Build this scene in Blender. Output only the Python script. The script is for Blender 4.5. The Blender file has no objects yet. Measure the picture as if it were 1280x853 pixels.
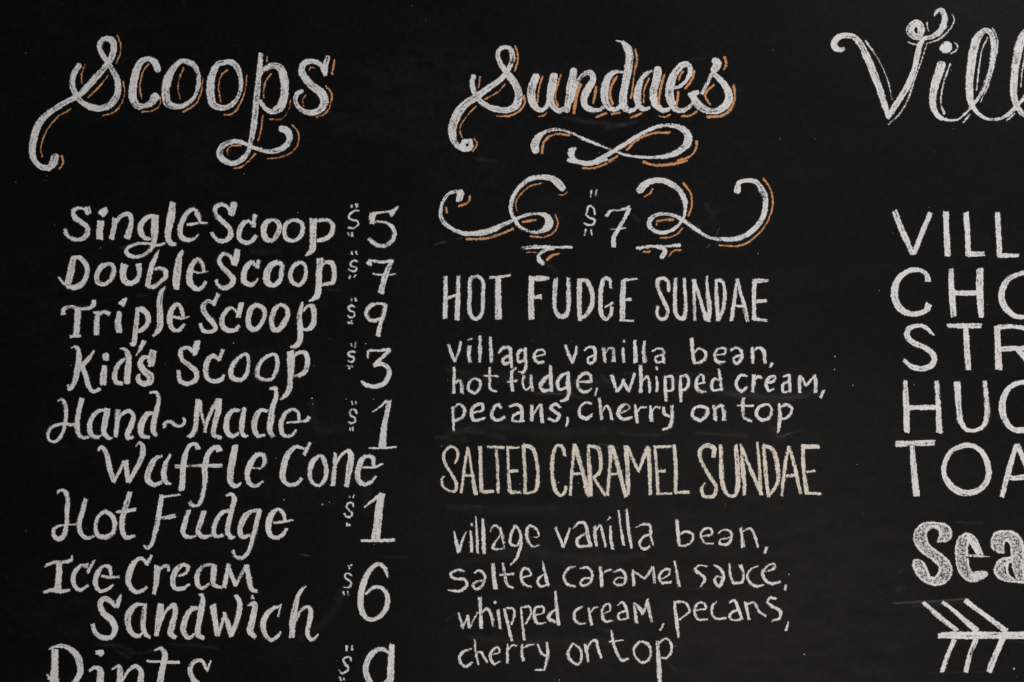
import bpy, math, random
import numpy as np
from mathutils import Vector

# ------------------------------------------------------------ camera, light, exposure
sc = bpy.context.scene
S = 0.0015                      # metres on the board per unit of the tracing grid
ZC = 1.75
def P(x, y):                    # tracing grid -> board coordinates (metres)
    return (x - 640.0) * S, ZC + (426.5 - y) * S

cam = bpy.data.objects.new('camera', bpy.data.cameras.new('camera'))
sc.collection.objects.link(cam)
cam.data.lens = 50; cam.data.sensor_width = 36; cam.data.clip_end = 100
cam.location = (0, -1280 * S * 50 / 36, ZC)
cam.rotation_euler = (math.radians(90), 0, 0)
sc.camera = cam

w = bpy.data.worlds.new('World'); sc.world = w; w.use_nodes = True
w.node_tree.nodes['Background'].inputs[0].default_value = (0.86, 0.93, 1.0, 1)
w.node_tree.nodes['Background'].inputs[1].default_value = 0.10

def area(name, loc, target, size, power, color):
    d = bpy.data.lights.new(name, 'AREA'); d.shape = 'RECTANGLE'
    d.size, d.size_y = size; d.energy = power; d.color = color
    o = bpy.data.objects.new(name, d); sc.collection.objects.link(o)
    o.location = loc
    o.rotation_euler = (Vector(target) - Vector(loc)).to_track_quat('-Z', 'Y').to_euler()
    return o
area('room_lamp', (2.2, -1.7, 3.9), (0.25, 0, ZC), (1.8, 1.0), 80, (0.98, 0.98, 1.0))
area('warm_lamp', (0.80, -2.4, 0.8), (0.35, 0, ZC-0.3), (1.3, 0.8), 35, (1.0, 0.925, 0.875))
sc.view_settings.view_transform = 'Standard'; sc.view_settings.look = 'None'
sc.view_settings.exposure = 0; sc.view_settings.gamma = 1

# ------------------------------------------------------------ materials
def nodes(name):
    m = bpy.data.materials.new(name); m.use_nodes = True
    nt = m.node_tree; nt.nodes.clear()
    return m, nt.nodes, nt.links
def noise(N, L, vec, scale, detail, rough=0.5, typ=None):
    n = N.new('ShaderNodeTexNoise'); n.inputs['Scale'].default_value = scale
    n.inputs['Detail'].default_value = detail; n.inputs['Roughness'].default_value = rough
    L.new(vec, n.inputs['Vector']); return n.outputs['Fac']
def math_(N, L, op, a, b=None, c=None, clamp=False):
    n = N.new('ShaderNodeMath'); n.operation = op; n.use_clamp = clamp
    for i, v in enumerate((a, b, c)):
        if v is None: continue
        if isinstance(v, (int, float)): n.inputs[i].default_value = v
        else: L.new(v, n.inputs[i])
    return n.outputs[0]
def maprange(N, L, v, a, b, c, d, smooth=False):
    n = N.new('ShaderNodeMapRange'); n.interpolation_type = 'SMOOTHSTEP' if smooth else 'LINEAR'
    L.new(v, n.inputs[0])
    for i, x in enumerate((a, b, c, d)): n.inputs[i + 1].default_value = x
    return n.outputs[0]

def chalk(name, rgb, rgb2):
    """dry chalk: the attribute 'chalk' is how much chalk was laid down, grain decides where it caught"""
    m, N, L = nodes(name)
    out = N.new('ShaderNodeOutputMaterial'); geo = N.new('ShaderNodeNewGeometry')
    at = N.new('ShaderNodeAttribute'); at.attribute_name = 'chalk'
    pos = geo.outputs['Position']
    g1 = noise(N, L, pos, 620, 2, 0.6); g2 = noise(N, L, pos, 230, 2, 0.55)
    g = math_(N, L, 'ADD', math_(N, L, 'MULTIPLY', g1, 0.55), math_(N, L, 'MULTIPLY', g2, 0.45))
    lay = math_(N, L, 'ADD', at.outputs['Fac'], math_(N, L, 'MULTIPLY', math_(N, L, 'SUBTRACT', g, 0.5), 3.0))
    cov = maprange(N, L, lay, 0.12, 0.86, 0.0, 1.0, True)
    film = maprange(N, L, at.outputs['Fac'], -1.3, 0.3, 0.0, 0.03, True)   # dust that fell beside the stroke
    soft = noise(N, L, pos, 45, 3, 0.6)
    film = math_(N, L, 'MULTIPLY', film, maprange(N, L, soft, 0.4, 0.65, 0.0, 1.0))
    cov = math_(N, L, 'MAXIMUM', cov, film)
    tone = noise(N, L, pos, 38, 3, 0.6)
    mixc = N.new('ShaderNodeMix'); mixc.data_type = 'RGBA'
    L.new(maprange(N, L, tone, 0.35, 0.65, 0, 1), mixc.inputs[0])
    mixc.inputs[6].default_value = (*rgb, 1); mixc.inputs[7].default_value = (*rgb2, 1)
    fine = maprange(N, L, g2, 0.3, 0.7, 0.86, 1.06)
    hs = N.new('ShaderNodeHueSaturation'); L.new(mixc.outputs[2], hs.inputs['Color']); L.new(fine, hs.inputs['Value'])
    d = N.new('ShaderNodeBsdfDiffuse'); d.inputs['Roughness'].default_value = 1.0
    L.new(hs.outputs[0], d.inputs['Color'])
    b = N.new('ShaderNodeBump'); b.inputs['Strength'].default_value = 0.35; b.inputs['Distance'].default_value = 0.0006
    L.new(g, b.inputs['Height']); L.new(b.outputs[0], d.inputs['Normal'])
    t = N.new('ShaderNodeBsdfTransparent'); mx = N.new('ShaderNodeMixShader')
    L.new(cov, mx.inputs[0]); L.new(t.outputs[0], mx.inputs[1]); L.new(d.outputs[0], mx.inputs[2])
    L.new(mx.outputs[0], out.inputs['Surface'])
    return m
def residue(name, rgb):
    """thin film of wiped chalk"""
    m, N, L = nodes(name)
    out = N.new('ShaderNodeOutputMaterial'); geo = N.new('ShaderNodeNewGeometry')
    at = N.new('ShaderNodeAttribute'); at.attribute_name = 'chalk'
    mp = N.new('ShaderNodeMapping'); mp.inputs['Scale'].default_value = (0.5, 1, 1.4)
    L.new(geo.outputs['Position'], mp.inputs[0])
    g = noise(N, L, mp.outputs[0], 60, 5, 0.65)
    cov = math_(N, L, 'MULTIPLY', at.outputs['Fac'], maprange(N, L, g, 0.3, 0.7, 0.25, 1.2), clamp=True)
    d = N.new('ShaderNodeBsdfDiffuse'); d.inputs['Color'].default_value = (*rgb, 1)
    t = N.new('ShaderNodeBsdfTransparent'); mx = N.new('ShaderNodeMixShader')
    L.new(cov, mx.inputs[0]); L.new(t.outputs[0], mx.inputs[1]); L.new(d.outputs[0], mx.inputs[2])
    L.new(mx.outputs[0], out.inputs['Surface'])
    return m
def board():
    m, N, L = nodes('black_chalkboard_paint')
    out = N.new('ShaderNodeOutputMaterial'); geo = N.new('ShaderNodeNewGeometry')
    pos = geo.outputs['Position']
    mp = N.new('ShaderNodeMapping'); mp.inputs['Scale'].default_value = (1, 1, 2.2)
    mp.inputs['Rotation'].default_value = (0, 0.15, 0); L.new(pos, mp.inputs[0])
    big = noise(N, L, mp.outputs[0], 2.6, 6, 0.6); mid = noise(N, L, mp.outputs[0], 16, 5, 0.6)
    fine = noise(N, L, pos, 420, 2, 0.6)
    # wiped chalk film left by the eraser, in soft patches
    film = math_(N, L, 'MULTIPLY', maprange(N, L, big, 0.42, 0.75, 0, 1, True), maprange(N, L, mid, 0.35, 0.75, 0.1, 1.0))
    val = math_(N, L, 'ADD', 0.0029, math_(N, L, 'MULTIPLY', film, 0.0050))
    blot = noise(N, L, pos, 95, 3, 0.6)
    val = math_(N, L, 'MULTIPLY', val, maprange(N, L, fine, 0.25, 0.75, 0.6, 1.4))
    val = math_(N, L, 'MULTIPLY', val, maprange(N, L, blot, 0.3, 0.7, 0.6, 1.4))
    cmb = N.new('ShaderNodeCombineColor')
    L.new(math_(N, L, 'MULTIPLY', val, 1.0), cmb.inputs[0]); L.new(math_(N, L, 'MULTIPLY', val, 0.96), cmb.inputs[1]); L.new(math_(N, L, 'MULTIPLY', val, 1.0), cmb.inputs[2])
    p = N.new('ShaderNodeBsdfPrincipled'); L.new(cmb.outputs[0], p.inputs['Base Color'])
    p.inputs['Specular IOR Level'].default_value = 0.078
    L.new(maprange(N, L, mid, 0.3, 0.7, 0.46, 0.57), p.inputs['Roughness'])
    b = N.new('ShaderNodeBump'); b.inputs['Strength'].default_value = 0.5; b.inputs['Distance'].default_value = 0.0005
    L.new(math_(N, L, 'ADD', fine, math_(N, L, 'MULTIPLY', blot, 1.5)), b.inputs['Height']); L.new(b.outputs[0], p.inputs['Normal'])
    L.new(p.outputs[0], out.inputs['Surface'])
    return m
M = {'w': chalk('white_chalk', (0.815, 0.81, 0.80), (0.735, 0.715, 0.705)),
     'o': chalk('orange_chalk', (0.76, 0.38, 0.14), (0.62, 0.34, 0.19)),
     'c': chalk('cream_chalk', (0.81, 0.755, 0.665), (0.74, 0.685, 0.60)),
     'd': residue('wiped_chalk', (0.6, 0.6, 0.6)),
     'b': board()}

# ------------------------------------------------------------ tracing of the lettering
rng = np.random.default_rng(5); random.seed(5)
_tab = rng.random((256, 256))
def vnoise(x, y):               # smooth value noise on arrays
    xi = np.floor(x).astype(int); yi = np.floor(y).astype(int)
    fx = x - xi; fy = y - yi; fx = fx*fx*(3-2*fx); fy = fy*fy*(3-2*fy)
    a = _tab[xi & 255, yi & 255]; b = _tab[(xi+1) & 255, yi & 255]
    c = _tab[xi & 255, (yi+1) & 255]; d = _tab[(xi+1) & 255, (yi+1) & 255]
    return (a*(1-fx)+b*fx)*(1-fy) + (c*(1-fx)+d*fx)*fy

def spline(pts):                # centripetal-ish Catmull-Rom through (x, y, w), one sample per unit
    p = np.array(pts, float)
    if len(p) == 1: p = np.vstack([p, p + [0.4, 0.4, 0]])
    if len(p) == 2:
        n = max(2, int(np.hypot(*(p[1]-p[0])[:2]) / 0.8) + 1)
        t = np.linspace(0, 1, n)[:, None]; return p[0]*(1-t) + p[1]*t
    ext = np.vstack([2*p[0]-p[1], p, 2*p[-1]-p[-2]])
    out = []
    for i in range(1, len(ext)-2):
        a, b, c, d = ext[i-1], ext[i], ext[i+1], ext[i+2]
        l0 = max(np.hypot(*(b-a)[:2]), 1e-3)**.5; l1 = max(np.hypot(*(c-b)[:2]), 1e-3)**.5; l2 = max(np.hypot(*(d-c)[:2]), 1e-3)**.5
        m1 = ((b-a)/l0 - (c-a)/(l0+l1) + (c-b)/l1) * l1; m2 = ((c-b)/l1 - (d-b)/(l1+l2) + (d-c)/l2) * l1
        n = max(2, int(np.hypot(*(c-b)[:2]) / 0.8) + 1)
        t = np.linspace(0, 1, n, endpoint=False)[:, None]
        out.append((2*t**3-3*t**2+1)*b + (t**3-2*t**2+t)*m1 + (-2*t**3+3*t**2)*c + (t**3-t**2)*m2)
    out.append(ext[-2][None]); return np.vstack(out)

STEP = 0.5                      # grid step of the chalk sheets
def sheet(strokes, seed, soft=False, bold=False):
    """strokes: list of (mode, samples). Returns one non-overlapping sheet with a chalk amount per vertex."""
    allp = np.vstack([s for _, s in strokes]); pad = 4.5
    x0 = math.floor((allp[:, 0]-allp[:, 2]/2).min()-pad); x1 = math.ceil((allp[:, 0]+allp[:, 2]/2).max()+pad)
    y0 = math.floor((allp[:, 1]-allp[:, 2]/2).min()-pad); y1 = math.ceil((allp[:, 1]+allp[:, 2]/2).max()+pad)
    nx = int((x1-x0)/STEP)+1; ny = int((y1-y0)/STEP)+1
    amount = np.full((ny, nx), -9.0)
    for k, (mode, s) in enumerate(strokes):
        r = s[:, 2]/2; rm = r.max()+3
        i0 = max(0, int((s[:, 0].min()-rm-x0)/STEP)); i1 = min(nx, int((s[:, 0].max()+rm-x0)/STEP)+2)
        j0 = max(0, int((s[:, 1].min()-rm-y0)/STEP)); j1 = min(ny, int((s[:, 1].max()+rm-y0)/STEP)+2)
        gx, gy = np.meshgrid(x0+np.arange(i0, i1)*STEP, y0+np.arange(j0, j1)*STEP)
        # wobble of the hand-held chalk edge
        wx = gx + (vnoise(gx*0.45+seed, gy*0.45)-0.5)*0.9; wy = gy + (vnoise(gx*0.45, gy*0.45+seed+90)-0.5)*0.9
        best = np.full(gx.shape, -99.0); off = np.zeros(gx.shape); al = np.zeros(gx.shape); rr = np.ones(gx.shape)
        T = np.gradient(s[:, :2], axis=0); T /= np.maximum(np.hypot(T[:, 0], T[:, 1]), 1e-6)[:, None]
        lim = r.max()+3
        for q in range(len(s)):
            a0 = max(0, int((s[q, 0]-lim-x0)/STEP)-i0); a1 = int((s[q, 0]+lim-x0)/STEP)+2-i0
            b0 = max(0, int((s[q, 1]-lim-y0)/STEP)-j0); b1 = int((s[q, 1]+lim-y0)/STEP)+2-j0
            dx = wx[b0:b1, a0:a1]-s[q, 0]; dy = wy[b0:b1, a0:a1]-s[q, 1]
            f = r[q]-np.sqrt(dx*dx+dy*dy)
            m = f > best[b0:b1, a0:a1]
            best[b0:b1, a0:a1][m] = f[m]
            off[b0:b1, a0:a1][m] = (T[q, 0]*dy-T[q, 1]*dx)[m]
            al[b0:b1, a0:a1][m] = q; rr[b0:b1, a0:a1][m] = r[q]
        n = len(s); span = np.hypot(np.diff(s[:, 0]), np.diff(s[:, 1])).sum()
        if span > 1.2*r.max() and mode == 'x' and not soft:
            for e, sg in ((0, -1), (n-1, 1)):      # the stick of chalk leaves blunt ends
                d = s[min(n-1, 3), :2]-s[0, :2] if e == 0 else s[n-1, :2]-s[max(0, n-4), :2]
                d = d/max(np.hypot(*d), 1e-6)*(1 if e else -1)
                tilt = (vnoise(np.array([seed*3.3+k]), np.array([e+k*5.1]))[0]-0.5)*0.7
                d = np.array([d[0]-tilt*d[1], d[1]+tilt*d[0]])
                pr = (wx-s[e, 0])*d[0]+(wy-s[e, 1])*d[1]
                near = (al > n-1-1.6*r[e]-2) if e else (al < 1.6*r[e]+2)
                best = np.where(near & (pr > 0), np.minimum(best, 0.30*r[e]+0.5-pr), best)
        streak = vnoise(off*1.4+seed*7+k*31, al/22.0)-0.5
        press = vnoise(gx*0.13+seed, gy*0.13+seed*3)-0.5
        if mode == '%':
            am = np.clip((best)/np.maximum(rr, 1), 0, 1)**1.4*np.where(rr > 6, 0.015, 0.024)
        elif mode == '^':
            am = np.clip((best)/np.maximum(rr, 1), 0, 1)**0.9*0.10
        elif mode == '~':
            am = np.clip(best*0.9+0.1, -1.5, 0.50) + streak*0.14
        else:
            top = 0.84 if soft and r.max() > 2.2 else 0.94
            thin = 0.15 if bold else FAINT[0]
            am = np.minimum(best*0.80+0.08+thin, top) + streak*(1.0 if rr.max() > 2.2 else 0.6) + press*(0.6 if soft else 0.4)
            am = np.where(rr > 3.2, am + np.where((best > 0.5) & (best < 1.8), 0.2, 0), am + 0.05)
        cur = amount[j0:j1, i0:i1]
        amount[j0:j1, i0:i1] = np.maximum(cur, am) if mode not in '%^' else np.maximum(cur, am)
    thr = 0.001 if strokes[0][0] in '%^' else -1.4
    keep = amount > thr
    cell = keep[:-1, :-1] | keep[1:, :-1] | keep[:-1, 1:] | keep[1:, 1:]
    jj, ii = np.nonzero(cell)
    idx = np.full((ny, nx), -1); used = np.zeros((ny, nx), bool)
    for a, b in ((0, 0), (1, 0), (0, 1), (1, 1)): used[jj+a, ii+b] = True
    uj, ui = np.nonzero(used); idx[uj, ui] = np.arange(len(uj))
    vx = x0+ui*STEP; vy = y0+uj*STEP
    faces = np.stack([idx[jj, ii], idx[jj+1, ii], idx[jj+1, ii+1], idx[jj, ii+1]], 1)
    return vx, vy, faces, np.maximum(amount[uj, ui], -1.5 if thr < 0 else 0)

col = sc.collection
def empty(name, loc, parent=None, label=None):
    o = bpy.data.objects.new(name, None); col.objects.link(o); o.empty_display_size = 0.05
    o.parent = parent; o.location = loc
    if label: o['label'] = label
    return o
LAYER = [0]; SOFT = [False]; FAINT = [0.0]
def ink_object(name, strokes, mat, parent, org, label=None):
    LAYER[0] += 1
    vx, vy, faces, am = sheet(strokes, LAYER[0] % 97, SOFT[0], name == 'shadow_stroke')
    cx = float(vx.mean()); cy = float(vy.max())
    ox, oz = P(cx, cy)
    co = np.zeros((len(vx), 3)); co[:, 0] = (vx-cx)*S; co[:, 2] = (cy-vy)*S
    me = bpy.data.meshes.new(name)
    me.vertices.add(len(co)); me.vertices.foreach_set('co', co.ravel())
    n = len(faces); me.loops.add(4*n); me.loops.foreach_set('vertex_index', faces.ravel())
    me.polygons.add(n); me.polygons.foreach_set('loop_start', np.arange(0, 4*n, 4)); me.polygons.foreach_set('loop_total', np.full(n, 4))
    at = me.attributes.new('chalk', 'FLOAT', 'POINT'); at.data.foreach_set('value', am.astype(np.float32))
    me.update(calc_edges=True); me.materials.append(mat)
    o = bpy.data.objects.new(name, me); col.objects.link(o); o.parent = parent
    base = {'%': 0.00005, '^': 0.00005}.get(strokes[0][0], 0.0005)
    depth = base + (LAYER[0] % 9)*0.00005
    o.location = (ox-org[0], -depth, oz-org[1])
    if label: o['label'] = label
    return o

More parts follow.
